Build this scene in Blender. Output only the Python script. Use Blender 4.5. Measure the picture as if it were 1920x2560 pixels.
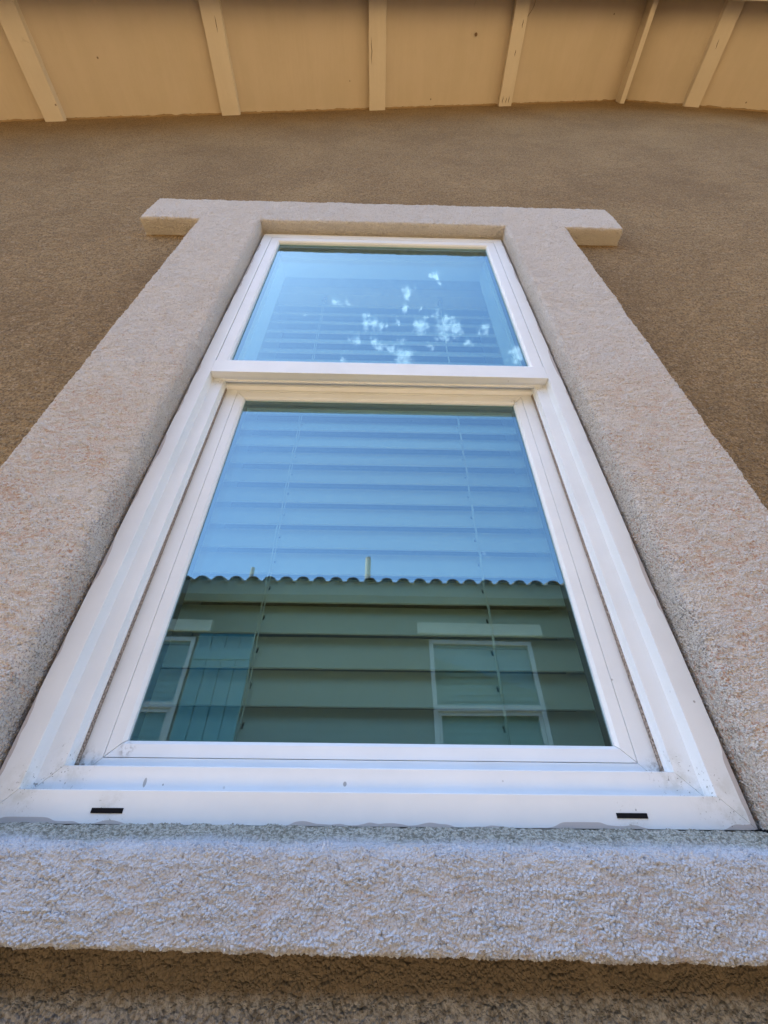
import bpy, bmesh, math, random
from mathutils import Vector, Matrix, noise as mnoise
for o in list(bpy.data.objects): bpy.data.objects.remove(o)
SC = bpy.context.scene; COL = SC.collection
random.seed(7)
U = 0.4   # metres per unit of the measured window geometry (camera to frame face = 1 unit)

# ------------------------------------------------------------------ camera
cam = bpy.data.cameras.new('camera'); camo = bpy.data.objects.new('camera', cam); COL.objects.link(camo)
rt = Vector((0.99978743, -0.01939503, 0.00699419)); up = Vector((-0.01752845, -0.62097556, 0.78363391)); fw = Vector((0.01085538, 0.78358993, 0.62118353))
M = Matrix((rt, up, -fw)).transposed().to_4x4(); camo.matrix_world = M
cam.sensor_fit = 'VERTICAL'; cam.sensor_height = 36.0; cam.lens = 1049.68/2560*36
cam.clip_start = 0.01; cam.clip_end = 2000
SC.camera = camo

# ------------------------------------------------------------------ light
SUN_EL, SUN_AZ = math.radians(62), math.radians(-84)     # azimuth from +Y towards +X
SUN_STR, SKY_STR, EXPO = 3.3, 0.15, 2.05
w = bpy.data.worlds.new('World'); SC.world = w; w.use_nodes = True
nt = w.node_tree; N = nt.nodes; Lk = nt.links; N.clear()
out = N.new('ShaderNodeOutputWorld'); bg = N.new('ShaderNodeBackground'); sky = N.new('ShaderNodeTexSky')
sky.sky_type = 'NISHITA'; sky.sun_disc = False; sky.sun_elevation = SUN_EL; sky.sun_rotation = SUN_AZ
sky.air_density = 1.0; sky.dust_density = 1.3; sky.ozone_density = 1.3; sky.altitude = 100
bg.inputs[1].default_value = SKY_STR
CL = [(-0.0973,-0.4231,0.9008,0.0092),(-0.0771,-0.4205,0.904,0.0103),(0.0539,-0.4097,0.9106,0.011),(0.045,-0.431,0.9012,0.0074),(0.0907,-0.3742,0.9229,0.0064),(0.1085,-0.3747,0.9208,0.0114),(0.115,-0.3873,0.9147,0.0079),(0.1101,-0.4367,0.8929,0.0111),(-0.033,-0.4463,0.8943,0.006),(-0.0235,-0.463,0.8861,0.0143),(-0.0009,-0.4596,0.8881,0.0094),(-0.0078,-0.4966,0.8679,0.0134),(-0.0575,-0.4875,0.8713,0.0122),(0.0194,-0.5054,0.8627,0.0116),(0.0468,-0.5168,0.8548,0.0213),(0.0822,-0.4627,0.8827,0.0143),(0.1345,-0.4621,0.8766,0.0204),(0.1604,-0.4629,0.8718,0.014),(0.2148,-0.46,0.8616,0.0101),(0.1896,-0.4781,0.8576,0.0089),(0.29,-0.4909,0.8215,0.0159),(0.1514,-0.3475,0.9254,0.0045),(0.1992,-0.395,0.8968,0.0035),(-0.0923,-0.5222,0.8478,0.0077),(0.1035,-0.4997,0.86,0.0095),(0.1403,-0.445,0.8845,0.0096),(0.0312,-0.4603,0.8872,0.0083),(0.0802,-0.4324,0.8981,0.0037),(-0.1599,-0.4416,0.8828,0.0044),
      (0.3299,-0.7419,0.5837,0.0061),(0.3489,-0.7363,0.5798,0.004),(0.2431,-0.8136,0.5282,0.0089),(0.3514,-0.8001,0.4861,0.0116),(0.3237,-0.7727,0.546,0.0051)]
tc = N.new('ShaderNodeTexCoord')
def math_node(N, Lk, op, a, b=None, clamp=False):
    n = N.new('ShaderNodeMath'); n.operation = op; n.use_clamp = clamp
    for i, x in enumerate((a, b)):
        if x is None: continue
        if isinstance(x, (int, float)): n.inputs[i].default_value = x
        else: Lk.new(x, n.inputs[i])
    return n.outputs[0]
wn = N.new('ShaderNodeTexNoise'); wn.inputs['Scale'].default_value = 38; wn.inputs['Detail'].default_value = 5; Lk.new(tc.outputs['Generated'], wn.inputs['Vector'])
wv = N.new('ShaderNodeVectorMath'); wv.operation = 'MULTIPLY_ADD'; Lk.new(wn.outputs['Color'], wv.inputs[0]); wv.inputs[1].default_value = (.05, .05, .05)
wc = N.new('ShaderNodeVectorMath'); wc.operation = 'SUBTRACT'; Lk.new(tc.outputs['Generated'], wc.inputs[0]); wc.inputs[1].default_value = (.025, .025, .025); Lk.new(wc.outputs[0], wv.inputs[2])
acc = None
for (x, y, z, r) in CL:
    v = N.new('ShaderNodeVectorMath'); v.operation = 'DISTANCE'; Lk.new(wv.outputs[0], v.inputs[0])
    l = math.sqrt(x*x+y*y+z*z); v.inputs[1].default_value = (x/l, y/l, z/l)
    m = math_node(N, Lk, 'SUBTRACT', 1.0, math_node(N, Lk, 'DIVIDE', v.outputs['Value'], r*1.85))
    if y < -.7: m = math_node(N, Lk, 'MULTIPLY', m, .42)
    acc = m if acc is None else math_node(N, Lk, 'MAXIMUM', acc, m)
nz = N.new('ShaderNodeTexNoise'); nz.inputs['Scale'].default_value = 95; nz.inputs['Detail'].default_value = 8; nz.inputs['Roughness'].default_value = .66; nz.inputs['Distortion'].default_value = 0
Lk.new(tc.outputs['Generated'], nz.inputs['Vector'])
dens = math_node(N, Lk, 'ADD', math_node(N, Lk, 'SUBTRACT', math_node(N, Lk, 'MINIMUM', math_node(N, Lk, 'MULTIPLY', acc, 1.1), 1.0), .30), math_node(N, Lk, 'MULTIPLY', math_node(N, Lk, 'SUBTRACT', nz.outputs[0], .5), 1.9))
dens = math_node(N, Lk, 'MULTIPLY', dens, math_node(N, Lk, 'GREATER_THAN', acc, 0.0))
mr = N.new('ShaderNodeMapRange'); mr.interpolation_type = 'SMOOTHSTEP'; Lk.new(dens, mr.inputs[0])
mr.inputs[1].default_value = .0; mr.inputs[2].default_value = .85; mr.inputs[3].default_value = 0; mr.inputs[4].default_value = .36
# a few thin clouds elsewhere in the sky
mx = N.new('ShaderNodeMix'); mx.data_type = 'RGBA'
Lk.new(mr.outputs[0], mx.inputs[0]); Lk.new(sky.outputs[0], mx.inputs[6]); mx.inputs[7].default_value = (9.5, 10, 10.8, 1)
Lk.new(mx.outputs[2], bg.inputs[0]); Lk.new(bg.outputs[0], out.inputs[0])

sun = bpy.data.lights.new('sun', 'SUN'); sun.energy = SUN_STR; sun.angle = math.radians(.5); sun.color = (1, .93, .82)
suno = bpy.data.objects.new('sun', sun); COL.objects.link(suno)
sd = Vector((math.sin(SUN_AZ)*math.cos(SUN_EL), math.cos(SUN_AZ)*math.cos(SUN_EL), math.sin(SUN_EL)))
suno.rotation_euler = (-sd).to_track_quat('-Z', 'Y').to_euler(); suno.location = sd*30
SC.view_settings.view_transform = 'Standard'; SC.view_settings.look = 'None'; SC.view_settings.gamma = 1; SC.view_settings.exposure = EXPO
SC.cycles.max_bounces = 10; SC.cycles.diffuse_bounces = 5; SC.cycles.glossy_bounces = 4; SC.cycles.transparent_max_bounces = 16

# ------------------------------------------------------------------ materials
class Mat:
    def __init__(s, name):
        s.m = bpy.data.materials.new(name); s.m.use_nodes = True
        s.N = s.m.node_tree.nodes; s.L = s.m.node_tree.links
        s.b = s.N['Principled BSDF']; s.tc = s.N.new('ShaderNodeTexCoord')
        s.P = s.tc.outputs['Object']
    def mth(s, op, a, b=None, clamp=False): return math_node(s.N, s.L, op, a, b, clamp)
    def noise(s, scale, detail=3, rough=.5, vec=None, dist=0):
        n = s.N.new('ShaderNodeTexNoise'); n.inputs['Scale'].default_value = scale; n.inputs['Detail'].default_value = detail
        n.inputs['Roughness'].default_value = rough; n.inputs['Distortion'].default_value = dist
        s.L.new(vec or s.P, n.inputs['Vector']); return n.outputs[0]
    def vor(s, scale, feat='F1', vec=None, rnd=1):
        n = s.N.new('ShaderNodeTexVoronoi'); n.feature = feat; n.inputs['Scale'].default_value = scale
        n.inputs['Randomness'].default_value = rnd; s.L.new(vec or s.P, n.inputs['Vector']); return n
    def ramp(s, v, a, b, c=0, d=1, smooth=True):
        n = s.N.new('ShaderNodeMapRange'); n.interpolation_type = 'SMOOTHSTEP' if smooth else 'LINEAR'
        s.L.new(v, n.inputs[0])
        for i, x in zip((1, 2, 3, 4), (a, b, c, d)): n.inputs[i].default_value = x
        return n.outputs[0]
    def mix(s, f, a, b):
        n = s.N.new('ShaderNodeMix'); n.data_type = 'RGBA'
        if isinstance(f, (int, float)): n.inputs[0].default_value = f
        else: s.L.new(f, n.inputs[0])
        for i, x in ((6, a), (7, b)):
            if isinstance(x, tuple): n.inputs[i].default_value = (*x, 1) if len(x) == 3 else x
            else: s.L.new(x, n.inputs[i])
        return n.outputs[2]
    def col(s, c):
        if isinstance(c, tuple): s.b.inputs['Base Color'].default_value = (*c, 1)
        else: s.L.new(c, s.b.inputs['Base Color'])
        return s
    def rough(s, r):
        if isinstance(r, (int, float)): s.b.inputs['Roughness'].default_value = r
        else: s.L.new(r, s.b.inputs['Roughness'])
        return s
    def spec(s, v): s.b.inputs['Specular IOR Level'].default_value = v; return s
    def bump(s, h, dist, strength=1.0):
        n = s.N.new('ShaderNodeBump'); n.inputs['Strength'].default_value = strength; n.inputs['Distance'].default_value = dist
        s.L.new(h, n.inputs['Height']); s.L.new(n.outputs[0], s.b.inputs['Normal']); return s
    def xyz(s):
        n = s.N.new('ShaderNodeSeparateXYZ'); s.L.new(s.P, n.inputs[0]); return n.outputs
    def scaled(s, v):
        n = s.N.new('ShaderNodeMapping'); n.inputs['Scale'].default_value = v; s.L.new(s.P, n.inputs['Vector']); return n.outputs[0]
    def blob(s, p, r):   # soft round mask about a point (metres)
        n = s.N.new('ShaderNodeVectorMath'); n.operation = 'DISTANCE'; s.L.new(s.P, n.inputs[0]); n.inputs[1].default_value = p
        return s.ramp(n.outputs['Value'], r, 0, 0, 1)

def grain_height(M, cell, big):
    d = M.noise(1.0/(cell*2.5), 2, .5)   # warp the cells so that grains are irregular
    vm = M.N.new('ShaderNodeVectorMath'); vm.operation = 'MULTIPLY_ADD'
    n = M.N.new('ShaderNodeTexNoise'); n.inputs['Scale'].default_value = 1/(cell*3); M.L.new(M.P, n.inputs['Vector'])
    M.L.new(n.outputs['Color'], vm.inputs[0]); vm.inputs[1].default_value = (cell*1.1,)*3; M.L.new(M.P, vm.inputs[2])
    v1 = M.vor(1/cell, 'F1', vm.outputs[0])
    v2 = M.vor(1/(cell*.6), 'F1', vm.outputs[0])
    g1 = M.mth('SUBTRACT', 1.0, M.mth('MULTIPLY', M.mth('POWER', v1.outputs['Distance'], 2), 1.9)); g2 = M.mth('SUBTRACT', 1.0, M.mth('POWER', v2.outputs['Distance'], 2))
    clump = M.ramp(M.noise(1/(cell*6), 4, .62, M.scaled((.8, 1, 1.5)), dist=.4), .35, .68)
    h = M.mth('ADD', M.mth('MULTIPLY', g1, .62), M.mth('MULTIPLY', g2, .12))
    h = M.mth('MULTIPLY', h, M.mth('ADD', M.mth('MULTIPLY', clump, .6), .5))
    h = M.mth('ADD', h, M.mth('MULTIPLY', clump, .55))
    h = M.mth('ADD', h, M.mth('MULTIPLY', M.noise(1/(cell*16), 3), big))
    return h, clump

def stucco_trim(name, cell, dist, cA, cB, cPit, dirt, edge):
    M = Mat(name); h, clump = grain_height(M, cell, .6)
    c = M.mix(M.noise(14, 4, .6), cA, cB)
    keep = edge(M)
    hollow = M.mth('MULTIPLY', M.ramp(clump, .42, .12), M.ramp(M.noise(11, 4, .65), .40, .62, .25, 1))
    c = M.mix(M.mth('MULTIPLY', M.mth('MULTIPLY', hollow, keep), .7), c, cPit)
    c = M.mix(M.mth('MULTIPLY', M.ramp(M.noise(1/(cell*1.3), 4, .75), .45, .30), .75), c, tuple(k*.42 for k in cPit))
    c = M.mix(M.mth('MULTIPLY', M.ramp(M.noise(1/(cell*1.5), 3, .6), .54, .66), .3), c, tuple(min(1, k*1.22) for k in cA))
    if dirt:
        for (mask, colr, amt) in dirt(M): c = M.mix(M.mth('MULTIPLY', mask, amt, True), c, colr)
    M.col(c).rough(.92).spec(.25)
    dn = M.N.new('ShaderNodeDisplacement'); dn.inputs['Scale'].default_value = dist; dn.inputs['Midlevel'].default_value = .75
    M.L.new(h, dn.inputs['Height']); M.L.new(dn.outputs[0], M.N['Material Output'].inputs['Displacement'])
    M.m.displacement_method = 'BOTH'
    return M.m

def reveal_dirt(M):
    x, y, z = M.xyz()
    # grey mildew speckle on the returns beside the vinyl frame
    near = M.ramp(y, .374, .392)
    sp = M.ramp(M.noise(420, 3, .7), .5, .62)
    pat = M.ramp(M.noise(24, 4, .6), .38, .62)
    wide = M.ramp(M.mth('ADD', M.mth('ABSOLUTE', x), M.mth('MULTIPLY', M.noise(30, 3), .05)), .36, .315)
    low = M.ramp(z, .75, .1)
    return [(near, (.46, .44, .40), .45), (M.mth('MULTIPLY', M.mth('MULTIPLY', wide, sp), M.mth('ADD', M.mth('MULTIPLY', low, .7), .3)), (.13, .125, .115), .85),
            (M.mth('MULTIPLY', M.mth('MULTIPLY', pat, M.ramp(M.noise(330, 2, .6), .52, .66)), M.ramp(z, 1.1, .2)), (.42, .23, .14), .75)]
def sill_dirt(M):
    x, y, z = M.xyz()
    strip = M.ramp(M.mth('ADD', y, M.mth('MULTIPLY', M.noise(22, 4), .018)), .372, .388)
    sp = M.ramp(M.noise(330, 3, .7), .40, .6)
    pit = M.mth('MULTIPLY', M.mth('MULTIPLY', M.ramp(M.noise(30, 4, .6), .5, .68), M.ramp(M.noise(300, 2, .6), .5, .68)), M.ramp(x, -.3, .25, .1, .8))
    return [(strip, (.44, .43, .34), .7), (M.mth('MULTIPLY', strip, sp), (.14, .135, .10), .8), (pit, (.36, .2, .13), .6)]
def leg_edge(M):
    x, y, z = M.xyz(); return M.mth('MULTIPLY', M.ramp(M.mth('ADD', M.mth('ABSOLUTE', x), M.mth('MULTIPLY', M.noise(25, 3), .02)), .332, .350), M.ramp(z, .75, .3, .12, 1))
def sill_edge(M):
    x, y, z = M.xyz(); return M.mth('MULTIPLY', M.ramp(M.mth('ADD', z, M.mth('MULTIPLY', M.noise(30, 3), .008)), -.008, -.016), M.ramp(x, -.3, .3, .35, 1))
MT = stucco_trim('trim_stucco', .0018, .0019, (.60, .575, .54), (.54, .51, .48), (.44, .31, .225), reveal_dirt, leg_edge)
MS = stucco_trim('sill_stucco', .0017, .0020, (.51, .545, .60), (.455, .485, .535), (.38, .32, .29), sill_dirt, sill_edge)

def wall_mat():
    M = Mat('wall_stucco'); h, clump = grain_height(M, .0024, .8)
    blot = M.noise(2.6, 6, .68); c = M.mix(M.ramp(blot, .3, .7), (.30, .202, .10), (.42, .295, .15))
    c = M.mix(M.mth('MULTIPLY', M.ramp(M.noise(260, 3, .7), .54, .36), .85), c, (.15, .095, .05))
    c = M.mix(M.mth('MULTIPLY', M.ramp(M.noise(110, 4, .75), .50, .34), .6), c, (.17, .11, .055))
    c = M.mix(M.mth('MULTIPLY', M.ramp(M.noise(230, 3, .65), .54, .68), .55), c, (.52, .40, .27))
    x, y, z = M.xyz()   # sill's shade painted in as a brown band, skylight as grey below it
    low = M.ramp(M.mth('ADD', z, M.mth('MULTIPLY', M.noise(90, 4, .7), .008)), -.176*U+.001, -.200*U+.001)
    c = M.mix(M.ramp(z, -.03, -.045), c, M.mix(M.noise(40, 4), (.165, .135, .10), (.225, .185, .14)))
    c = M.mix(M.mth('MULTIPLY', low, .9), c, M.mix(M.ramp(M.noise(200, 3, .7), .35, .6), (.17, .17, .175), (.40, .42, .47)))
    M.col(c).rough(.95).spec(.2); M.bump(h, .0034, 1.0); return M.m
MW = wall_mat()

def wood(name, c1, c2):
    M = Mat(name); v = M.scaled((1, .12, 1)); n = M.noise(90, 4, .6, v); b = M.mth('ADD', M.mth('MULTIPLY', M.noise(14, 5, .7, v), .5), M.mth('MULTIPLY', M.noise(4, 6, .7), .5))
    c = M.mix(M.ramp(b, .38, .62), c1, c2)
    dk = M.mth('MULTIPLY', M.ramp(M.noise(9, 6, .7, dist=1.0), .66, .76), .35); c = M.mix(dk, c, (.16, .11, .06))
    c = M.mix(M.mth('MULTIPLY', M.ramp(M.vor(7).outputs['Distance'], .035, .015), .8), c, (.10, .06, .03))
    M.col(c).rough(.7).spec(.3); M.bump(M.mth('ADD', M.mth('MULTIPLY', n, .5), b), .0015, .6); return M.m
MSOF = wood('soffit_paint', (.57, .49, .365), (.605, .52, .40))
MRAF = wood('rafter_paint', (.64, .57, .45), (.68, .61, .49))

def crack_rafter(M): pass
def vinyl(name, extra=None, base=(.79, .83, .86)):
    M = Mat(name)
    c = M.mix(M.ramp(M.noise(16, 4, .6), .3, .8), base, tuple(k*.94 for k in base))
    v = M.vor(42); spk = M.mth('MULTIPLY', M.ramp(v.outputs['Distance'], .055, .03), M.ramp(M.noise(8, 2), .52, .6))
    c = M.mix(M.mth('MULTIPLY', spk, .65), c, (.20, .18, .16))
    if extra:
        for (mask, colr, amt) in extra(M): c = M.mix(M.mth('MULTIPLY', mask, amt, True), c, colr)
    M.col(c).rough(M.ramp(M.noise(30, 3), .3, .7, .34, .5)).spec(.45)
    M.bump(M.noise(120, 3), .0002, .3); return M.m
def frame_marks(M):
    x, y, z = M.xyz(); o = []
    # paint slopped from the stucco on to the outer edge of the frame
    e = M.mth('MINIMUM', M.mth('ADD', M.mth('SUBTRACT', z, .0266*U), 0), M.mth('SUBTRACT', .7475*U, M.mth('ABSOLUTE', M.mth('ADD', x, .007*U))))
    th = M.mth('MULTIPLY', M.ramp(M.noise(13, 3, .5), .44, .62, 0, 1), .0042)
    o.append((M.ramp(M.mth('SUBTRACT', e, th), .0002, -.0002), (.46, .42, .41), .85))
    g = None
    for p, r in (((-.69*U, .405, .085*U), .03), ((.68*U, .405, .085*U), .03), ((-.65*U, .42, .12*U), .03), ((.64*U, .42, .12*U), .03), ((.70*U, .40, .05*U), .025), ((-.51*U, .40, .045*U), .02), ((.50*U, .40, .042*U), .018), ((-.67*U, .41, 1.49*U), .022), ((.66*U, .41, 1.49*U), .022)):
        b = M.blob(p, r); g = b if g is None else M.mth('MAXIMUM', g, b)
    o.append((M.mth('MULTIPLY', g, M.ramp(M.noise(60, 5, .7), .42, .68)), (.42, .43, .37), .5))
    o.append((M.mth('MULTIPLY', g, M.ramp(M.noise(420, 2, .6), .64, .7)), (.05, .05, .04), .9))
    # dried leaf-shaped marks
    for p, s, sz in (((-.4755*U, .4152, .0975*U), .9, .0017), ((-.062*U, .4152, .0985*U), .3, .0009), ((-.437*U, .4152, .094*U), 0, .0004)):
        q = M.N.new('ShaderNodeMapping'); q.vector_type = 'POINT'
        q.inputs['Rotation'].default_value = (0, 0, 0); M.L.new(M.P, q.inputs['Vector']); q.inputs['Location'].default_value = tuple(-k for k in p)
        q2 = M.N.new('ShaderNodeMapping'); q2.inputs['Rotation'].default_value = (0, s, 0); q2.inputs['Scale'].default_value = (2.6 if s > .5 else 1.2, .05, 1); M.L.new(q.outputs[0], q2.inputs['Vector'])
        l = M.N.new('ShaderNodeVectorMath'); l.operation = 'LENGTH'; M.L.new(q2.outputs[0], l.inputs[0])
        o.append((M.ramp(l.outputs['Value'], sz*2.2, sz*1.7), (.33, .34, .34), .85))
    return o
def sash_marks(M):
    x, y, z = M.xyz(); o = []
    # grime washed out of the pile weatherstrip on to both stiles
    side = M.ramp(M.mth('ABSOLUTE', M.mth('ADD', x, .0065*U)), .635*U, .655*U)
    o.append((M.mth('MULTIPLY', side, M.ramp(M.noise(45, 5, .7), .40, .72)), (.42, .33, .27), .8))
    for p, r in (((-.645*U, .432, .125*U), .022), ((.64*U, .432, .125*U), .02), ((-.56*U, .434, .165*U), .010), ((.56*U, .434, 1.46*U), .008)):
        o.append((M.mth('MULTIPLY', M.blob(p, r), M.ramp(M.noise(160, 4, .7), .42, .6)), (.16, .14, .11), .85))
    return o
MV = vinyl('vinyl_frame', frame_marks); MVS = vinyl('vinyl_sash', sash_marks)
MVI = vinyl('vinyl_plain')
def plain(name, c, r=.8, sp=.3):
    M = Mat(name); M.col(M.mix(M.ramp(M.noise(20, 4), .3, .7), c, tuple(k*.85 for k in c))).rough(r).spec(sp); return M.m
MFELT = Mat('pile_felt'); MFELT.col(MFELT.mix(MFELT.ramp(MFELT.noise(500, 3, .7), .4, .62), (.40, .34, .29), (.12, .09, .07))).rough(1); MFELT.bump(MFELT.noise(700, 2), .001); MFELT = MFELT.m
MBLK = plain('weep_black', (.012, .012, .014), .9, .1)
MSLAT = Mat('slat'); MSLAT.col(MSLAT.mix(MSLAT.noise(8, 3), (.66, .645, .59), (.62, .605, .55))).rough(.45).spec(.4)
MSLAT.bump(MSLAT.noise(300, 3, .6, MSLAT.scaled((.03, 1, 1))), .0003, .5); MSLAT = MSLAT.m
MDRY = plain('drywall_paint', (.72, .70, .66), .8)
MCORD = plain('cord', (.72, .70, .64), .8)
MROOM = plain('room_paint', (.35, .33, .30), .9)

def glass(name, ior, tint, floor_refl):
    m = bpy.data.materials.new(name); m.use_nodes = True; N = m.node_tree.nodes; L = m.node_tree.links; N.clear()
    o = N.new('ShaderNodeOutputMaterial'); mx = N.new('ShaderNodeMixShader'); t = N.new('ShaderNodeBsdfTransparent'); g = N.new('ShaderNodeBsdfGlossy')
    t.inputs[0].default_value = (*tint, 1); g.inputs['Roughness'].default_value = 0.0; g.inputs[0].default_value = (.56, .86, 1.0, 1)
    ge_ = N.new('ShaderNodeNewGeometry'); dt = N.new('ShaderNodeVectorMath'); dt.operation = 'DOT_PRODUCT'
    L.new(ge_.outputs['Incoming'], dt.inputs[0]); L.new(ge_.outputs['Normal'], dt.inputs[1])
    c5 = math_node(N, L, 'POWER', math_node(N, L, 'SUBTRACT', 1.0, math_node(N, L, 'ABSOLUTE', dt.outputs['Value'])), 5.0)
    f = math_node(N, L, 'ADD', math_node(N, L, 'MULTIPLY', c5, 1-floor_refl), floor_refl, True)   # Schlick, same from both sides
    L.new(f, mx.inputs[0]); L.new(t.outputs[0], mx.inputs[1]); L.new(g.outputs[0], mx.inputs[2]); L.new(mx.outputs[0], o.inputs[0])
    # very slight roller waviness of real glass
    n = N.new('ShaderNodeTexNoise'); n.inputs['Scale'].default_value = 6; n.inputs['Detail'].default_value = 1
    c = N.new('ShaderNodeTexCoord'); L.new(c.outputs['Object'], n.inputs['Vector'])
    b = N.new('ShaderNodeBump'); b.inputs['Distance'].default_value = .0004; b.inputs['Strength'].default_value = .5
    L.new(n.outputs[0], b.inputs['Height']); L.new(b.outputs[0], g.inputs['Normal'])
    return m
MG1 = glass('low_e_glass', 1.8, (.60, .75, .71), .25)
MG3 = glass('neighbour_glass', 1.45, (.42, .56, .54), .05)
MG2 = glass('clear_glass', 1.45, (.90, .96, .93), .05)

# ------------------------------------------------------------------ mesh helpers
def link(name, bm, mat, parent=None, smooth=False, bevel=0):
    me = bpy.data.meshes.new(name); bmesh.ops.recalc_face_normals(bm, faces=bm.faces) if smooth != 'raw' else None
    bm.to_mesh(me); bm.free(); me.materials.append(mat)
    if smooth: me.polygons.foreach_set('use_smooth', [True]*len(me.polygons))
    o = bpy.data.objects.new(name, me); COL.objects.link(o)
    if parent is not None:
        o.parent = parent; o.matrix_parent_inverse = world_of(parent).inverted()
    if bevel:
        b = o.modifiers.new('bevel', 'BEVEL'); b.width = bevel; b.segments = 2; b.limit_method = 'ANGLE'; b.angle_limit = math.radians(25)
        b.use_clamp_overlap = True
    return o
def world_of(o):
    m = Matrix.Translation(o.location)
    if o.parent: m = world_of(o.parent) @ o.matrix_parent_inverse @ m
    return m
def root(name, loc, label, cat, group=None):
    o = bpy.data.objects.new(name, None); COL.objects.link(o); o.location = loc; o['label'] = label; o['category'] = cat
    o.empty_display_size = .2
    if group: o['group'] = group
    return o
def quad(bm, pts): return bm.faces.new([bm.verts.new(p) for p in pts])
def box(bm, a, b):
    x0, y0, z0 = a; x1, y1, z1 = b
    v = [bm.verts.new(p) for p in ((x0,y0,z0),(x1,y0,z0),(x1,y1,z0),(x0,y1,z0),(x0,y0,z1),(x1,y0,z1),(x1,y1,z1),(x0,y1,z1))]
    for f in ((0,3,2,1),(4,5,6,7),(0,1,5,4),(1,2,6,5),(2,3,7,6),(3,0,4,7)): bm.faces.new([v[i] for i in f])
def prism(bm, loop, d):   # closed loop of 3D points moved along d
    a = [bm.verts.new(p) for p in loop]; b = [bm.verts.new(Vector(p)+Vector(d)) for p in loop]; n = len(a)
    bm.faces.new(a[::-1]); bm.faces.new(b)
    for i in range(n): bm.faces.new((a[i], a[(i+1) % n], b[(i+1) % n], b[i]))
def ring(bm, xl, xr, zb, zt, prof, sides='LRBT', gap=.0008):
    """mitred frame members in window units; prof = closed loop of (inward offset, Y)"""
    g = gap
    for s in sides:
        A, B = [], []
        for d, Y in prof:
            if s == 'L': p, q = (xl+d, Y, zb+d+g), (xl+d, Y, zt-d-g)
            if s == 'R': p, q = (xr-d, Y, zb+d+g), (xr-d, Y, zt-d-g)
            if s == 'B': p, q = (xl+d+g, Y, zb+d), (xr-d-g, Y, zb+d)
            if s == 'T': p, q = (xl+d+g, Y, zt-d), (xr-d-g, Y, zt-d)
            A.append(bm.verts.new(Vector(p)*U)); B.append(bm.verts.new(Vector(q)*U))
        n = len(A); bm.faces.new(A[::-1]); bm.faces.new(B)
        for i in range(n): bm.faces.new((A[i], A[(i+1) % n], B[(i+1) % n], B[i]))
def tube(bm, pts, r, n=8, rfun=None):
    prev = None
    for i, p in enumerate(pts):
        p = Vector(p); d = (Vector(pts[min(i+1, len(pts)-1)])-Vector(pts[max(i-1, 0)])).normalized()
        a = d.orthogonal().normalized(); b = d.cross(a)
        rr = rfun(i) if rfun else r
        cur = [bm.verts.new(p+(a*math.cos(2*math.pi*k/n)+b*math.sin(2*math.pi*k/n))*rr) for k in range(n)]
        if prev:
            for k in range(n): bm.faces.new((prev[k], prev[(k+1) % n], cur[(k+1) % n], cur[k]))
        else: bm.faces.new(cur[::-1])
        prev = cur
    bm.faces.new(prev)

GZ = -1.35                                  # ground
# ------------------------------------------------------------------ ground
bm = bmesh.new(); quad(bm, [(-150,-150,GZ),(150,-150,GZ),(150,150,GZ),(-150,150,GZ)])
M_ = Mat('sandy_ground'); c = M_.mix(M_.ramp(M_.noise(1.3, 6, .6), .3, .7), (.59, .40, .18), (.67, .47, .225))
c = M_.mix(M_.ramp(M_.noise(60, 3, .7), .45, .7), c, (.36, .23, .13)); gx, gy, gz = M_.xyz()
c = M_.mix(M_.ramp(M_.mth('ADD', gy, M_.mth('MULTIPLY', M_.noise(2, 4), .3)), -1.25, -1.15), c, M_.mix(M_.ramp(M_.noise(35, 4, .7), .35, .65), (.05, .035, .025), (.15, .10, .07)))  # dark strip by the wall, added to cut warm bounce onto it
M_.col(c).rough(.95); M_.bump(M_.noise(60, 5, .7), .02)
g = link('ground', bm, M_.m); g['kind'] = 'structure'; g['label'] = 'sandy side yard ground between the two houses'

# ------------------------------------------------------------------ the house
WY = 1.026*U                                # wall plane
RX, RZ, SL = 1.40, 3.475, .3335             # ridge of the gable and its slope
XL, XR, YB = -5.6, 8.4, 8.5
def roofz(x): return RZ - SL*abs(x-RX)
house = root('stucco_house', (RX, WY, GZ), 'tan stucco house with a pale trimmed window under gable eaves, filling the view', 'house')
# wall with the window opening
bm = bmesh.new()
hx0, hx1, hz0, hz1 = -.765*U, .751*U, .018*U, 3.024*U
xs = [XL, hx0, hx1, RX, XR]
def vcol(x0, x1, z0, z1a, z1b): quad(bm, [(x0, WY, z0), (x1, WY, z0), (x1, WY, z1b), (x0, WY, z1a)])
vcol(XL, hx0, GZ, roofz(XL), roofz(hx0)); vcol(hx1, RX, GZ, roofz(hx1), RZ); vcol(RX, XR, GZ, RZ, roofz(XR))
vcol(hx0, hx1, GZ, hz0, hz0); vcol(hx0, hx1, hz1, roofz(hx0), roofz(hx1))
bmesh.ops.remove_doubles(bm, verts=bm.verts, dist=1e-5)
ge = bmesh.ops.extrude_face_region(bm, geom=bm.faces[:]); bmesh.ops.translate(bm, verts=[v for v in ge['geom'] if isinstance(v, bmesh.types.BMVert)], vec=(0, .05, 0))
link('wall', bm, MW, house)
bm = bmesh.new(); box(bm, (XL, WY+.051, GZ), (XL+.15, YB, roofz(XL))); link('side_wall', bm, MW, house)
bm = bmesh.new(); box(bm, (XR-.15, WY+.051, GZ), (XR, YB, roofz(XR))); link('side_wall', bm, MW, house)
bm = bmesh.new(); prism(bm, [(XL, YB, GZ), (XR, YB, GZ), (XR, YB, roofz(XR)), (RX, YB, RZ), (XL, YB, roofz(XL))], (0, .15, 0)); link('rear_wall', bm, MW, house)
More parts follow.
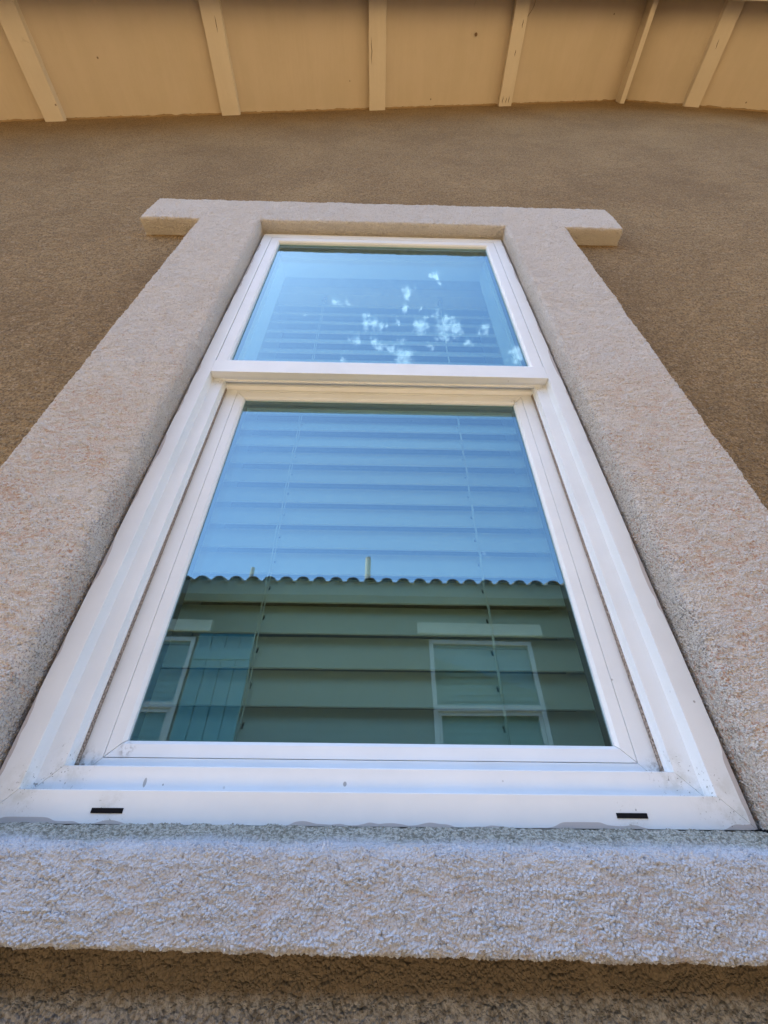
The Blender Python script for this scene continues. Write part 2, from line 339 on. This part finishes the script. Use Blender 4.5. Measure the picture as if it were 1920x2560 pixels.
# soffit, rafters, barge board, roof
EY = .022                                   # outer end of the overhang
SY0 = EY
bm = bmesh.new()
for x0, x1 in ((XL-.4, RX), (RX, XR+.4)):
    prism(bm, [(x0, SY0, roofz(x0)), (x1, SY0, roofz(x1)), (x1, SY0, roofz(x1)+.018), (x0, SY0, roofz(x0)+.018)], (0, WY+.10-SY0, 0))
soff = link('soffit', bm, MSOF, house)
MROOF = plain('roof_deck', (.30, .17, .11), .9)
bm = bmesh.new()
for x0, x1 in ((XL-.45, RX), (RX, XR+.45)):
    prism(bm, [(x0, -.02, roofz(x0)+.02), (x1, -.02, roofz(x1)+.02), (x1, -.02, roofz(x1)+.16), (x0, -.02, roofz(x0)+.16)], (0, YB+.4, 0))
link('roof', bm, MROOF, house)
bm = bmesh.new()
for x0, x1 in ((XL-.45, RX), (RX, XR+.45)):
    prism(bm, [(x0, -.016, roofz(x0)-.14), (x1, -.016, roofz(x1)-.14), (x1, -.016, roofz(x1)+.019), (x0, -.016, roofz(x0)+.019)], (0, EY+.0145, 0))
link('barge_board', bm, MRAF, house)
raf = [(-2.225, .080, .030), (-1.463, .072, .028), (-.744, .078, .028), (-.048, .081, .030), (.650, .072, .040), (1.748, .074, .030), (2.46, .08, .030), (-2.95, .08, .030), (3.17, .08, .030)]
def rafter(xc, wd, th):
    bm = bmesh.new(); x0, x1 = xc-wd/2, xc+wd/2
    n = 14; y0, y1 = EY-.001, WY+.012
    ring_prev = None
    for i in range(n+1):
        y = y0+(y1-y0)*i/n; j = lambda k: .0011*mnoise.noise(Vector((xc*9+k*5, y*14, k)))
        cur = [bm.verts.new(p) for p in ((x0+j(1), y, roofz(x0)-th+j(2)), (x1+j(3), y, roofz(x1)-th+j(4)), (x1+j(3), y, roofz(x1)+.004), (x0+j(1), y, roofz(x0)+.004))]
        if ring_prev:
            for k in range(4): bm.faces.new((ring_prev[k], ring_prev[(k+1) % 4], cur[(k+1) % 4], cur[k]))
        else: bm.faces.new(cur[::-1])
        ring_prev = cur
    bm.faces.new(ring_prev)
    return link('rafter', bm, MRAF, house, bevel=.002)
for r_ in raf: rafter(*r_)
# the ridge rafter stands on edge
bm = bmesh.new(); box(bm, (1.352, EY-.001, RZ-.095), (1.378, WY+.012, RZ+.004)); link('rafter', bm, MRAF, house, bevel=.002)
# checks and splits in the painted lumber
MCRK = plain('split_dark', (.16, .105, .06), .95, .1)
def splinter(pts, wdt):
    bm = bmesh.new(); n = len(pts)
    for i in range(n-1):
        (x, y, z), (x2, y2, z2) = pts[i], pts[i+1]
        w0 = wdt*math.sin(math.pi*(i+.15)/(n-.7)); w1 = wdt*math.sin(math.pi*(i+1.15)/(n-.7)) if i < n-2 else 0
        quad(bm, [(x-w0, y, z), (x+w0, y, z), (x2+w1, y2, z2), (x2-w1, y2, z2)])
    return link('wood_split', bm, MCRK, None)
def split_on(xc, xo, th, y0, y1, wd, seed):
    pts = []
    for i in range(9):
        t = i/8; x = xc+xo+.004*mnoise.noise(Vector((seed, t*3, 0)))
        pts.append((x, y0+(y1-y0)*t, roofz(x)-th-.0009))
    o = splinter(pts, wd); return o
host = [o for o in house.children]
for xc, xo, th, y0, y1, wd in ((-.744, .012, .028, .10, .15, .0014), (-.048, -.028, .030, .16, .25, .0013), (.650, .016, .040, .10, .13, .0016), (.650, .004, .040, .20, .225, .0015), (1.748, -.005, .030, .15, .19, .0014), (.650, -.02, .040, .37, .40, .0015), (.650, .0, .040, .375, .40, .0015), (.650, .015, .040, .37, .40, .0015)):
    o = split_on(xc, xo, th, y0, y1, wd, xc+xo)
    par = min((h for h in host if h.name.startswith('rafter')), key=lambda h: abs((sum(v.co.x for v in h.data.vertices)/len(h.data.vertices))-xc))
    o.parent = par; o.matrix_parent_inverse = world_of(par).inverted()
# rough caulk line where stucco meets soffit
for xa, xb in ((-3.4, RX-.05), (RX-.02, 4.4)):
    bm = bmesh.new(); n = int((xb-xa)/.008); pts = []
    for i in range(n+1):
        x = xa+(xb-xa)*i/n; pts.append((x, WY-.002+.003*mnoise.noise(Vector((x*30, 3, 0))), roofz(x)-.002))
    f = lambda i: .0045+.004*max(0, mnoise.noise(Vector((i*.11, 1, 2))))+.004*max(0, mnoise.noise(Vector((i*.5, 7, 2))))
    tube(bm, pts, .005, 6, f); link('caulk_line', bm, plain('caulk_tan', (.34, .235, .12), .9), soff, smooth=True)
# old nail head and a cobweb strand on the soffit
def sof_pt(x, y): return (x, y, roofz(x)-.0015)
bm = bmesh.new(); bmesh.ops.create_cone(bm, cap_ends=True, segments=12, radius1=.007, radius2=.005, depth=.006, matrix=Matrix.Translation(sof_pt(.437, .152))); link('nail_head', bm, plain('rust', (.22, .14, .08), .9), soff)
bm = bmesh.new(); tube(bm, [(.72+.006*math.sin(i*.7)-.0045*i, .035+.011*i, roofz(.72-.0045*i)-.004-.003*math.sin(i*.3)) for i in range(11)], .0009, 5); link('cobweb_strand', bm, plain('web', (.2, .14, .08), .9), soff, smooth=True)

# ---- stucco surround: header and two legs in one coat
def seg_dist(px, pz, a, b):
    ax, az = a; bx, bz = b; dx, dz = bx-ax, bz-az; t = max(0, min(1, ((px-ax)*dx+(pz-az)*dz)/(dx*dx+dz*dz)))
    return math.hypot(px-ax-t*dx, pz-az-t*dz)
def cuts(vals, step):
    out_ = []
    for a, b in zip(vals[:-1], vals[1:]):
        n = max(1, round((b-a)/step)); out_ += [a+(b-a)*i/n for i in range(n)]
    return out_+[vals[-1]]
x_ol, x_il, x_ir, x_or = -1.150*U, -.7680*U, .7530*U, 1.133*U
x_hl, x_hr = -1.517*U, 1.500*U
z_b, z_h, z_t, z_op = -.03*U, 3.035*U, 3.392*U, 3.030*U
YF, YK = .9285*U, 1.035*U
STEP = .0021
X = cuts([x_hl, x_ol], .0021)[:-1]+cuts([x_ol, x_il], .00125)[:-1]+cuts([x_il, x_ir], .0024)[:-1]+cuts([x_ir, x_or], .00125)[:-1]+cuts([x_or, x_hr], .0021)
Z = cuts([z_b, 1.45*U], .00125)[:-1]+cuts([1.45*U, z_h, z_t], .0021)
def inside(xc, zc):
    if zc > z_h: return x_hl < xc < x_hr
    return x_ol < xc < x_il or x_ir < xc < x_or
outline = [((x_hl, z_h), (x_hl, z_t)), ((x_hl, z_t), (x_hr, z_t)), ((x_hr, z_t), (x_hr, z_h)), ((x_hr, z_h), (x_or, z_h)), ((x_or, z_h), (x_or, z_b)),
           ((x_ir, z_b), (x_ir, z_h)), ((x_ir, z_h), (x_il, z_h)), ((x_il, z_h), (x_il, z_b)), ((x_ol, z_b), (x_ol, z_h)), ((x_ol, z_h), (x_hl, z_h))]
inner = {5, 6, 7}
bm = bmesh.new(); grid = {}
def gv(i, k):
    if (i, k) in grid: return grid[(i, k)]
    x, z = X[i], Z[k]; y = YF
    for n_, (a, b) in enumerate(outline):
        r = .0095 if n_ in (5, 7) else .0055
        if min(a[0], b[0])-r <= x <= max(a[0], b[0])+r and min(a[1], b[1])-r <= z <= max(a[1], b[1])+r:
            e = seg_dist(x, z, a, b)
            if e < r: y = max(y, YF+r-math.sqrt(max(0, r*r-(r-e)**2)))
    y += .0016*mnoise.noise(Vector((x*11, z*11, 2.0)))
    wob = .0022
    xx = x+wob*mnoise.noise(Vector((x*9, z*14, 5.0))); zz = z+wob*mnoise.noise(Vector((x*14, z*9, 9.0)))
    grid[(i, k)] = bm.verts.new((xx, y, zz)); return grid[(i, k)]
edge_count = {}
for i in range(len(X)-1):
    xc = (X[i]+X[i+1])/2
    for k in range(len(Z)-1):
        if inside(xc, (Z[k]+Z[k+1])/2):
            c4 = ((i, k), (i+1, k), (i+1, k+1), (i, k+1)); bm.faces.new([gv(*c) for c in c4])
            for a, b in zip(c4, c4[1:]+c4[:1]):
                key = (min(a, b), max(a, b)); edge_count[key] = edge_count.get(key, [0, a, b]); edge_count[key][0] += 1
ny = 17; side = {}
def sv(c, j):
    if j == 0: return gv(*c)
    if (c, j) not in side:
        v0 = gv(*c).co; y = v0.y+(YK-v0.y)*j/ny
        side[(c, j)] = bm.verts.new((v0.x, y, v0.z))
    return side[(c, j)]
for key, (cnt, a, b) in edge_count.items():
    if cnt == 1:
        for j in range(ny): bm.faces.new((sv(b, j), sv(a, j), sv(a, j+1), sv(b, j+1)))
bmesh.ops.recalc_face_normals(bm, faces=bm.faces)
o = link('window_surround', bm, MT, house, smooth='raw'); o['label'] = 'pale beige sand finish stucco header and legs round the window'
# ---- sill
bm = bmesh.new()
prof = [(1.034, .030), (1.0, .0262), (.96, .0170), (.938, .0090)]
r, cy, cz = .024, .898+.024, -.0225
for t in range(0, 91, 15): prof.append((cy-r*math.sin(math.radians(t)), cz+r*math.cos(math.radians(t))))
prof.append((.896, -.085)); r2 = .009; cy, cz = .896+r2, -.1205
for t in range(0, 91, 30): prof.append((cy-r2*math.cos(math.radians(t)), cz-r2*math.sin(math.radians(t))))
prof += [(1.034, -.134)]
Y_of = lambda p: p[0]
fine = []
for (a, b) in zip(prof[:-1], prof[1:]):
    L_ = math.hypot(b[0]-a[0], b[1]-a[1])*U; n = max(1, round(L_/(.0007 if Y_of(a) > .95 else .0006)))
    fine += [(a[0]+(b[0]-a[0])*t/n, a[1]+(b[1]-a[1])*t/n) for t in range(n)]
fine.append(prof[-1])
xs = cuts([-1.50*U, -.95*U], .0030)[:-1]+cuts([-.95*U, -.72*U], .0015)[:-1]+cuts([-.72*U, .76*U], .0006)[:-1]+cuts([.76*U, .95*U], .0015)+cuts([.95*U, 1.485*U], .0030)[1:]
prev = None
for x in xs:
    cur = []
    for (Y, z) in fine:
        n_ = mnoise.noise(Vector((x*12, Y*6, z*8)))*.0010
        tl = -.0056*min(1, (1.03-Y)/.12) - (.0062 if z < -.09 else .0031 if z < -.05 else 0)
        cur.append(bm.verts.new((x, Y*U-n_, z*U+n_*.8+tl*x)))
    if prev:
        for k in range(len(cur)-1): bm.faces.new((prev[k], cur[k], cur[k+1], prev[k+1]))
    else: bm.faces.new(cur)
    prev = cur
bm.faces.new(prev[::-1])
bmesh.ops.recalc_face_normals(bm, faces=bm.faces)
link('window_sill', bm, MS, house, smooth='raw')

# ---- vinyl window
xl, xr, zb, zt = -.7550, .7405, .0266, 3.0164
bm = bmesh.new()
ring(bm, xl, xr, zb, zt, [(0, 1.0), (.0545, 1.0), (.0545, 1.038), (.100, 1.038), (.100, 1.0626), (.1035, 1.0626), (.1035, 1.10), (.112, 1.10), (.112, 1.21), (0, 1.21)], gap=.0003)
wf = link('window_frame', bm, MV, house, bevel=.0004)
# upper glazing beads, three sides
bm = bmesh.new()
b0 = .0572
ring(bm, xl+b0, xr-b0, 1.5905-.052, zt-b0, [(0, 1.001), (.0440, 1.001), (.0520, 1.0085), (.0520, 1.026), (0, 1.026)], 'LRT', gap=.0006)
bmesh.ops.bisect_plane(bm, geom=bm.verts[:]+bm.edges[:]+bm.faces[:], plane_co=(0, 0, 1.5905*U), plane_no=(0, 0, 1), clear_inner=True)
link('glazing_bead', bm, MVI, wf, bevel=.0004)
# transom rail between the panes
xa, xb = (xl+.0555)*U, (xr-.0555)*U
TP = [(1.5098, .999), (1.5890, .999), (1.6075, 1.008), (1.6075, 1.0745), (1.56, 1.0745), (1.56, 1.067), (1.530, 1.067), (1.530, 1.0485), (1.5100, 1.0485), (1.5100, 1.043), (1.5150, 1.0415), (1.5150, 1.0285), (1.5098, 1.0268)]
bm = bmesh.new(); prism(bm, [(xa, Y*U, z*U) for z, Y in TP], (xb-xa, 0, 0)); link('transom_rail', bm, MVI, wf, bevel=.0003)
TP = [(1.5104, 1.0672), (1.500, 1.0795), (1.56, 1.0795), (1.56, 1.0672)]
bm = bmesh.new(); prism(bm, [((xl+.1036)*U, Y*U, z*U) for z, Y in TP], ((xr-xl-.2072)*U, 0, 0)); link('transom_rail', bm, MVI, wf, bevel=.0002)
# pile weatherstrip beside the sash
for s, x0 in ((1, xl+.1037), (-1, xr-.1037)):
    bm = bmesh.new(); n = 130; prev = None
    for i in range(n+1):
        z = .122+(1.497-.122)*i/n; j = .0016*mnoise.noise(Vector((z*60, s, 0)))
        cur = [bm.verts.new(Vector(p)*U) for p in ((x0, 1.066, z), (x0+s*(.0014+j), 1.073, z), (x0+s*.0006, 1.0805, z))]
        if prev:
            for k in range(2): bm.faces.new((prev[k], prev[k+1], cur[k+1], cur[k]))
        prev = cur
    link('weatherstrip', bm, MFELT, wf)
# lower sash: frame and glazing bead
sx0, sx1 = -.0065-.6570, -.0065+.6570
szb, szt = .0892, 1.5478
bm = bmesh.new(); ring(bm, sx0, sx1, szb, szt, [(0, 1.081), (.0582, 1.081), (.0582, 1.088), (.0800, 1.088), (.0800, 1.16), (0, 1.16)], gap=.0003)
sash = link('lower_sash', bm, MVS, wf, bevel=.0004)
bm = bmesh.new(); ring(bm, sx0+.0597, sx1-.0597, szb+.0597, szt-.0597, [(0, 1.0815), (.0270, 1.0850), (.0345, 1.0930), (.0345, 1.104), (0, 1.104)], gap=.0010)
link('sash_bead', bm, MVS, wf, bevel=.0003)
# panes: outer and inner lites of each sealed unit
def pane(name, x0, x1, z0, z1, Y, mat, tilt=(0, 0)):
    bm = bmesh.new(); xm, zm = (x0+x1)/2, (z0+z1)/2
    quad(bm, [Vector((x, Y+tilt[0]*(z-zm)+tilt[1]*(x-xm), z))*U for x, z in ((x0, z0), (x1, z0), (x1, z1), (x0, z1))])
    return link(name, bm, mat, wf)
pane('upper_pane', xl+.09, xr-.09, 1.59, 2.92, 1.020, MG1, (0, 0))
pane('upper_inner_pane', xl+.09, xr-.09, 1.59, 2.92, 1.058, MG2, (-.004, .002))
pane('lower_pane', sx0+.085, sx1-.085, szb+.085, szt-.085, 1.1005, MG1)
pane('lower_inner_pane', sx0+.085, sx1-.085, szb+.085, szt-.085, 1.138, MG2, (.0045, -.004))
# dark spacers between the lites
MSP = plain('spacer', (.10, .10, .095), .5)
bm = bmesh.new(); ring(bm, sx0+.0805, sx1-.0805, szb+.0805, szt-.0805, [(0, 1.103), (.0145, 1.103), (.0145, 1.136), (0, 1.136)]); link('spacer', bm, MSP, wf)
bm = bmesh.new(); ring(bm, xl+.1, xr-.1, 1.598, zt-.1, [(0, 1.024), (.0135, 1.024), (.0135, 1.054), (0, 1.054)]); link('spacer', bm, MSP, wf)
# sash lock seen above the inner lite
for x0 in (.30, ):
    bm = bmesh.new(); box(bm, (.33*U, 1.17*U, 1.552*U), (.425*U, 1.195*U, 1.566*U)); box(bm, (.355*U, 1.195*U, 1.555*U), (.385*U, 1.215*U, 1.564*U)); link('sash_lock', bm, MVI, wf, bevel=.001)
# weep slots
for x0, x1 in ((-.5440, -.4835), (.4725, .5330)):
    bm = bmesh.new(); box(bm, (x0*U, .9990*U, .0436*U), (x1*U, 1.010*U, .0521*U)); link('weep_slot', bm, MBLK, wf)
# settlement crack where sill, leg and frame meet at the lower right corner
for pts in ([(.725,.997,.0275),(.742,.992,.0270),(.750,.986,.0245),(.763,.982,.0250),(.772,.976,.0215),(.784,.972,.0225),(.795,.964,.0190),(.806,.962,.0200)],):
    bm = bmesh.new(); n = len(pts); P_ = []
    for a, b in zip(pts[:-1], pts[1:]):
        for t in range(4): P_.append((Vector(a).lerp(Vector(b), t/4)+Vector((random.uniform(-.002, .002), 0, random.uniform(-.0012, .0012))))*U)
    tube(bm, P_, .0007, 5, lambda i: .0003+.0009*math.sin(math.pi*(i+.5)/len(P_))); link('crack', bm, MBLK, house)
# ---- interior return of the opening, and the room behind it
rx0, rx1, rz0, rz1, ry0, ry1 = -.735*U, .722*U, .045*U, 2.985*U, 1.211*U, 1.62*U
bm = bmesh.new()
for a, b in (((rx0-.012, ry0, rz0-.012), (rx0, ry1, rz1+.012)), ((rx1, ry0, rz0-.012), (rx1+.012, ry1, rz1+.012)), ((rx0, ry0, rz1), (rx1, ry1, rz1+.012)), ((rx0, ry0, rz0-.012), (rx1, ry1, rz0))): box(bm, a, b)
link('window_return', bm, MDRY, house)
bm = bmesh.new()   # room: wall round the opening, floor, ceiling and far walls
R0, R1, RB, RT_, RYE = -2.2, 2.2, -1.2, 1.45, 4.4
y = ry1
for a, b, c_, d in ((R0, rx0-.012, RB, RT_), (rx1+.012, R1, RB, RT_), (rx0-.012, rx1+.012, RB, rz0-.012), (rx0-.012, rx1+.012, rz1+.012, RT_)):
    quad(bm, [(a, y, c_), (b, y, c_), (b, y, d), (a, y, d)])
quad(bm, [(R0, y, RB), (R1, y, RB), (R1, RYE, RB), (R0, RYE, RB)]); quad(bm, [(R0, y, RT_), (R1, y, RT_), (R1, RYE, RT_), (R0, RYE, RT_)])
quad(bm, [(R0, y, RB), (R0, RYE, RB), (R0, RYE, RT_), (R0, y, RT_)]); quad(bm, [(R1, y, RB), (R1, RYE, RB), (R1, RYE, RT_), (R1, y, RT_)]); quad(bm, [(R0, RYE, RB), (R1, RYE, RB), (R1, RYE, RT_), (R0, RYE, RT_)])
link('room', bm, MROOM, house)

# ------------------------------------------------------------------ blind
bl = root('window_blind', (-.006*U, 1.36*U, .07*U), 'closed cream horizontal slat blind behind the glass of the big near window', 'blind')
PY = 1.350; pitch = .1127; z_first = .3200
bx0, bx1 = -.712, .700
slot_x = [-.392, .380]
def slat_mesh(zfront, k):
    """one faux wood slat, outer (street) edge down, with routed cord slots"""
    bm = bmesh.new(); Wd = .127; ang = math.radians(68)
    xs_ = [bx0] + [v for sx in slot_x for v in (sx-.0042, sx+.0042)] + [bx1]
    ts = [0, .42, .60, 1.0]
    dz, dy = math.sin(ang)*Wd, math.cos(ang)*Wd; th = .0065
    jt = .0012*math.sin(k*2.3)
    def P(x, t, s):
        crown = .004*math.sin(math.pi*t)
        n = Vector((0, -math.sin(ang), math.cos(ang)))
        p = Vector((x, PY+dy*t, zfront+dz*t+jt*(x/.7))) + n*(crown) + n*(th*s)
        return p*U
    V = {(i, j, s): bm.verts.new(P(xs_[i], ts[j], s)) for i in range(len(xs_)) for j in range(len(ts)) for s in (0, 1)}
    for i in range(len(xs_)-1):
        for j in range(3):
            hole = (i in (1, 3)) and j == 1
            if hole:
                bm.faces.new((V[i,j,0], V[i+1,j,0], V[i+1,j,1], V[i,j,1])); bm.faces.new((V[i,j+1,0], V[i+1,j+1,0], V[i+1,j+1,1], V[i,j+1,1]))
                bm.faces.new((V[i,j,0], V[i,j+1,0], V[i,j+1,1], V[i,j,1])); bm.faces.new((V[i+1,j,0], V[i+1,j+1,0], V[i+1,j+1,1], V[i+1,j,1])); continue
            for s in (0, 1): bm.faces.new((V[i,j,s], V[i+1,j,s], V[i+1,j+1,s], V[i,j+1,s]))
    n = len(xs_)-1
    for i in range(n):
        for j in (0, 3): bm.faces.new((V[i,j,0], V[i+1,j,0], V[i+1,j,1], V[i,j,1]))
    for j in range(3):
        for i in (0, n): bm.faces.new((V[i,j,0], V[i,j+1,0], V[i,j+1,1], V[i,j,1]))
    return bm
nsl = 24
for k in range(-1, 23):
    link('slat', slat_mesh(z_first+pitch*k, k), MSLAT, bl)
bm = bmesh.new(); box(bm, (bx0*U, 1.325*U, .075*U), (bx1*U, 1.45*U, .115*U)); link('bottom_rail', bm, MSLAT, bl, bevel=.002)
bm = bmesh.new(); box(bm, (bx0*U, 1.30*U, 2.875*U), (bx1*U, 1.46*U, 2.985*U)); link('headrail', bm, MSLAT, bl, bevel=.001)
for sx in slot_x:
    bm = bmesh.new()
    for dx, yy in ((-.0035, 1.325), (.0035, 1.335)):
        pts = [((sx+dx+.0015*math.sin(t*1.3))*U, (yy+.004*math.sin(t*5.5))*U, (.10+(2.88-.10)*t/60)*U) for t in range(61)]
        tube(bm, pts, .00085, 6)
    link('ladder_cord', bm, MCORD, bl, smooth=True)
    bm = bmesh.new(); box(bm, ((sx-.012)*U, 1.318*U, 2.845*U), ((sx+.012)*U, 1.345*U, 2.876*U)); link('cord_guide', bm, plain('guide', (.45, .43, .4), .6), bl)

# ------------------------------------------------------------------ neighbour's house (seen mirrored in the glass)
GY = 1.1005*U
def my(L): return 2*GY-L                    # world Y of something at mirrored distance L
LW = 5.6; NY = my(LW)
nb = root('neighbour_house', (0, NY, GZ), 'shaded stucco house across the side yard with barrel tile roof', 'house')
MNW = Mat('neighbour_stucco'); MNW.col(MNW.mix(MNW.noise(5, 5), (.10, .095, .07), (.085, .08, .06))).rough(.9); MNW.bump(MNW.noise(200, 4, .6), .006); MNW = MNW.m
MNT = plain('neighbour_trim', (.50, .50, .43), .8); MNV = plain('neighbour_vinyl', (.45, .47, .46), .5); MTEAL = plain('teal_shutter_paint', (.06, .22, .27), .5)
NTOP = .535*(LW-.42)
bm = bmesh.new(); wins = [(-3.87, -2.47), (.711, 2.111)]; wz0, wz1 = .35, 2.205
def nq(x0, x1, z0, z1): quad(bm, [(x0, NY, z0), (x1, NY, z0), (x1, NY, z1), (x0, NY, z1)])
e = [-9, wins[0][0], wins[0][1], wins[1][0], wins[1][1], 9]
for i in range(5):
    if i in (1, 3): nq(e[i], e[i+1], GZ, wz0); nq(e[i], e[i+1], wz1, NTOP)
    else: nq(e[i], e[i+1], GZ, NTOP)
bmesh.ops.remove_doubles(bm, verts=bm.verts, dist=1e-4)
ge = bmesh.ops.extrude_face_region(bm, geom=bm.faces[:]); bmesh.ops.translate(bm, verts=[v for v in ge['geom'] if isinstance(v, bmesh.types.BMVert)], vec=(0, -.14, 0))
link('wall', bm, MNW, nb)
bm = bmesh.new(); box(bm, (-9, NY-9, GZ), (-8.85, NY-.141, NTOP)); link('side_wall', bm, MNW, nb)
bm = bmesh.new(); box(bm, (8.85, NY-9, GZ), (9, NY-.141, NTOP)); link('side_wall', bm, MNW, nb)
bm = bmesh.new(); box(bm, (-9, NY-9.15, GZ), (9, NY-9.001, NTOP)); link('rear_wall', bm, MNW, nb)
# eave: fascia and soffit
LE = LW-.42; EYN = my(LE); ZT = .563*LE
bm = bmesh.new(); box(bm, (-9.3, EYN-.035, ZT-.26), (9.3, EYN-.012, ZT-.055)); link('fascia', bm, plain('fascia_paint', (.12, .115, .09), .7), nb, bevel=.003)
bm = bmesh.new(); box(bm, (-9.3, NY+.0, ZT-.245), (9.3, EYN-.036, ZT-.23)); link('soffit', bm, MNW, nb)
# barrel tile roof
MTILE = Mat('clay_tile'); MTILE.col(MTILE.mix(MTILE.noise(3.1, 4), (.10, .075, .055), (.16, .115, .08))).rough(.85); MTILE.bump(MTILE.noise(90, 4), .004); MTILE = MTILE.m
TP_ = .232
def tile_h(x):
    t = (x/TP_) % 1.0
    return .062*math.sqrt(max(0, 1-((t-.5)/.36)**2)) if abs(t-.5) < .36 else -.006
NX = int(15.5/TP_)*14
bm = bmesh.new()
for cse in range(12):
    y0 = EYN+.02-cse*.36; y1 = y0-.40; z0 = ZT-.062+cse*.36*.33; z1 = z0+.40*.33-.02
    rows = []
    for (y, z) in ((y0, z0), (y1, z1)):
        rows.append([(-7.75+15.5*i/NX, y, z) for i in range(NX+1)])
    top = [[bm.verts.new((x, y, z+tile_h(x))) for x, y, z in r] for r in rows]
    bot = [[bm.verts.new((x, y, z+tile_h(x)-.014)) for x, y, z in r] for r in rows]
    for i in range(NX):
        bm.faces.new((top[0][i], top[0][i+1], top[1][i+1], top[1][i])); bm.faces.new((bot[0][i], bot[1][i], bot[1][i+1], bot[0][i+1]))
        bm.faces.new((top[0][i], bot[0][i], bot[0][i+1], top[0][i+1]))
roofn = link('roof', bm, MTILE, nb)
bm = bmesh.new(); prism(bm, [(-7.8, EYN-.02, ZT-.10), (-7.8, EYN-.02-4.3, ZT-.10+4.3*.33), (-7.8, EYN-.02-8.9, ZT-.10), (-7.8, EYN-.1, ZT-.16)], (15.6, 0, 0)); link('roof_deck', bm, plain('underlay', (.05, .045, .04), .9), nb)
def pipe(dx, dzt, L, r=.036):
    bm = bmesh.new(); x, y = dx*L, my(L); zt_ = dzt*L; n = 20
    zb_ = ZT-.12+(LE+.0-L)*-.33
    tube(bm, [(x, y, zb_), (x, y, zt_)], r, n)
    tube(bm, [(x, y, zb_-.02), (x, y, zb_+.10), (x, y, zb_+.14)], r*1.5, n, lambda i: (r*2.4, r*1.9, r*1.05)[i])
    link('vent_pipe', bm, plain('pipe_paint', (.66, .54, .42), .7), roofn, smooth=False)
pipe(-.029, .628, 6.1, .046); pipe(-.343, .590, 6.6, .035)
# windows
def nwindow(x0, x1, hx0, hx1):
    r_ = .52; zr = .240*LW
    def nring(bm, a, b, c_, d, wd, y0, y1):
        for p, q in (((a, y0, c_), (a+wd, y1, d)), ((b-wd, y0, c_), (b, y1, d)), ((a+wd, y0, c_), (b-wd, y1, c_+wd)), ((a+wd, y0, d-wd), (b-wd, y1, d))): box(bm, p, q)
    bm = bmesh.new(); nring(bm, x0, x1, wz0, wz1, .055, NY-.05, NY+.012); box(bm, (x0+.055, NY-.05, zr-.035), (x1-.055, NY+.010, zr+.035))
    fr_ = link('window', bm, MNV, nb, bevel=.003)
    bm = bmesh.new(); nring(bm, x0+.056, x1-.056, wz0+.056, zr-.036, .045, NY-.05, NY-.014); link('sash', bm, MNV, fr_)
    for z0, z1, yy in ((wz0+.05, zr-.03, -.034), (zr+.03, wz1-.05, -.022)):
        bm = bmesh.new(); quad(bm, [(x0+.05, NY+yy, z0), (x1-.05, NY+yy, z0), (x1-.05, NY+yy, z1), (x0+.05, NY+yy, z1)]); link('pane', bm, MG3, fr_)
    bm = bmesh.new(); box(bm, (hx0, NY+.001, .408*LW), (hx1, NY+.045, .4365*LW)); link('window_header', bm, MNT, nb, bevel=.006)
    bm = bmesh.new(); box(bm, (x0-.08, NY+.013, wz0-.14), (x1+.08, NY+.06, wz0-.02)); link('window_sill', bm, MNT, nb, bevel=.006)
    # blind inside
    side_w = 'left' if x0 < 0 else 'right'
    b_ = root('window_blind', ((x0+x1)/2, NY-.12, wz0), 'cream slat blind inside the %s window of the house across the yard' % ('shuttered' if x0 < 0 else 'plain unshuttered'), 'blind')
    bm = bmesh.new(); n = int((wz1-wz0-.1)/.075)
    for i in range(n):
        z = wz0+.05+i*.075; prism(bm, [(x0+.03, NY-.09, z), (x0+.03, NY-.115, z+.083), (x0+.03, NY-.119, z+.083), (x0+.03, NY-.094, z)], (x1-x0-.06, 0, 0))
    link('slats', bm, MSLAT, b_)
    bm = bmesh.new(); box(bm, (x0+.03, NY-.13, wz1-.05), (x1-.03, NY-.08, wz1)); link('headrail', bm, MSLAT, b_)
nwindow(-3.87, -2.47, -4.03, -.41*LW); nwindow(.711, 2.111, .554, .4085*LW)
def shutter(x0, x1):
    bm = bmesh.new(); n = 4; wd = (x1-x0)/n
    for i in range(n): box(bm, (x0+i*wd+.006, NY+.002, wz0), (x0+(i+1)*wd-.006, NY+.024, .402*LW))
    box(bm, (x0+.006, NY+.002, wz0+.01), (x1-.006, NY+.010, .402*LW-.01))
    for z in (1.90, wz0+.22): box(bm, (x0+.01, NY+.025, z), (x1-.01, NY+.045, z+.14))
    link('shutter', bm, MTEAL, nb, bevel=.003)
shutter(-.4345*LW, -.2965*LW); shutter(-4.70, -3.90)
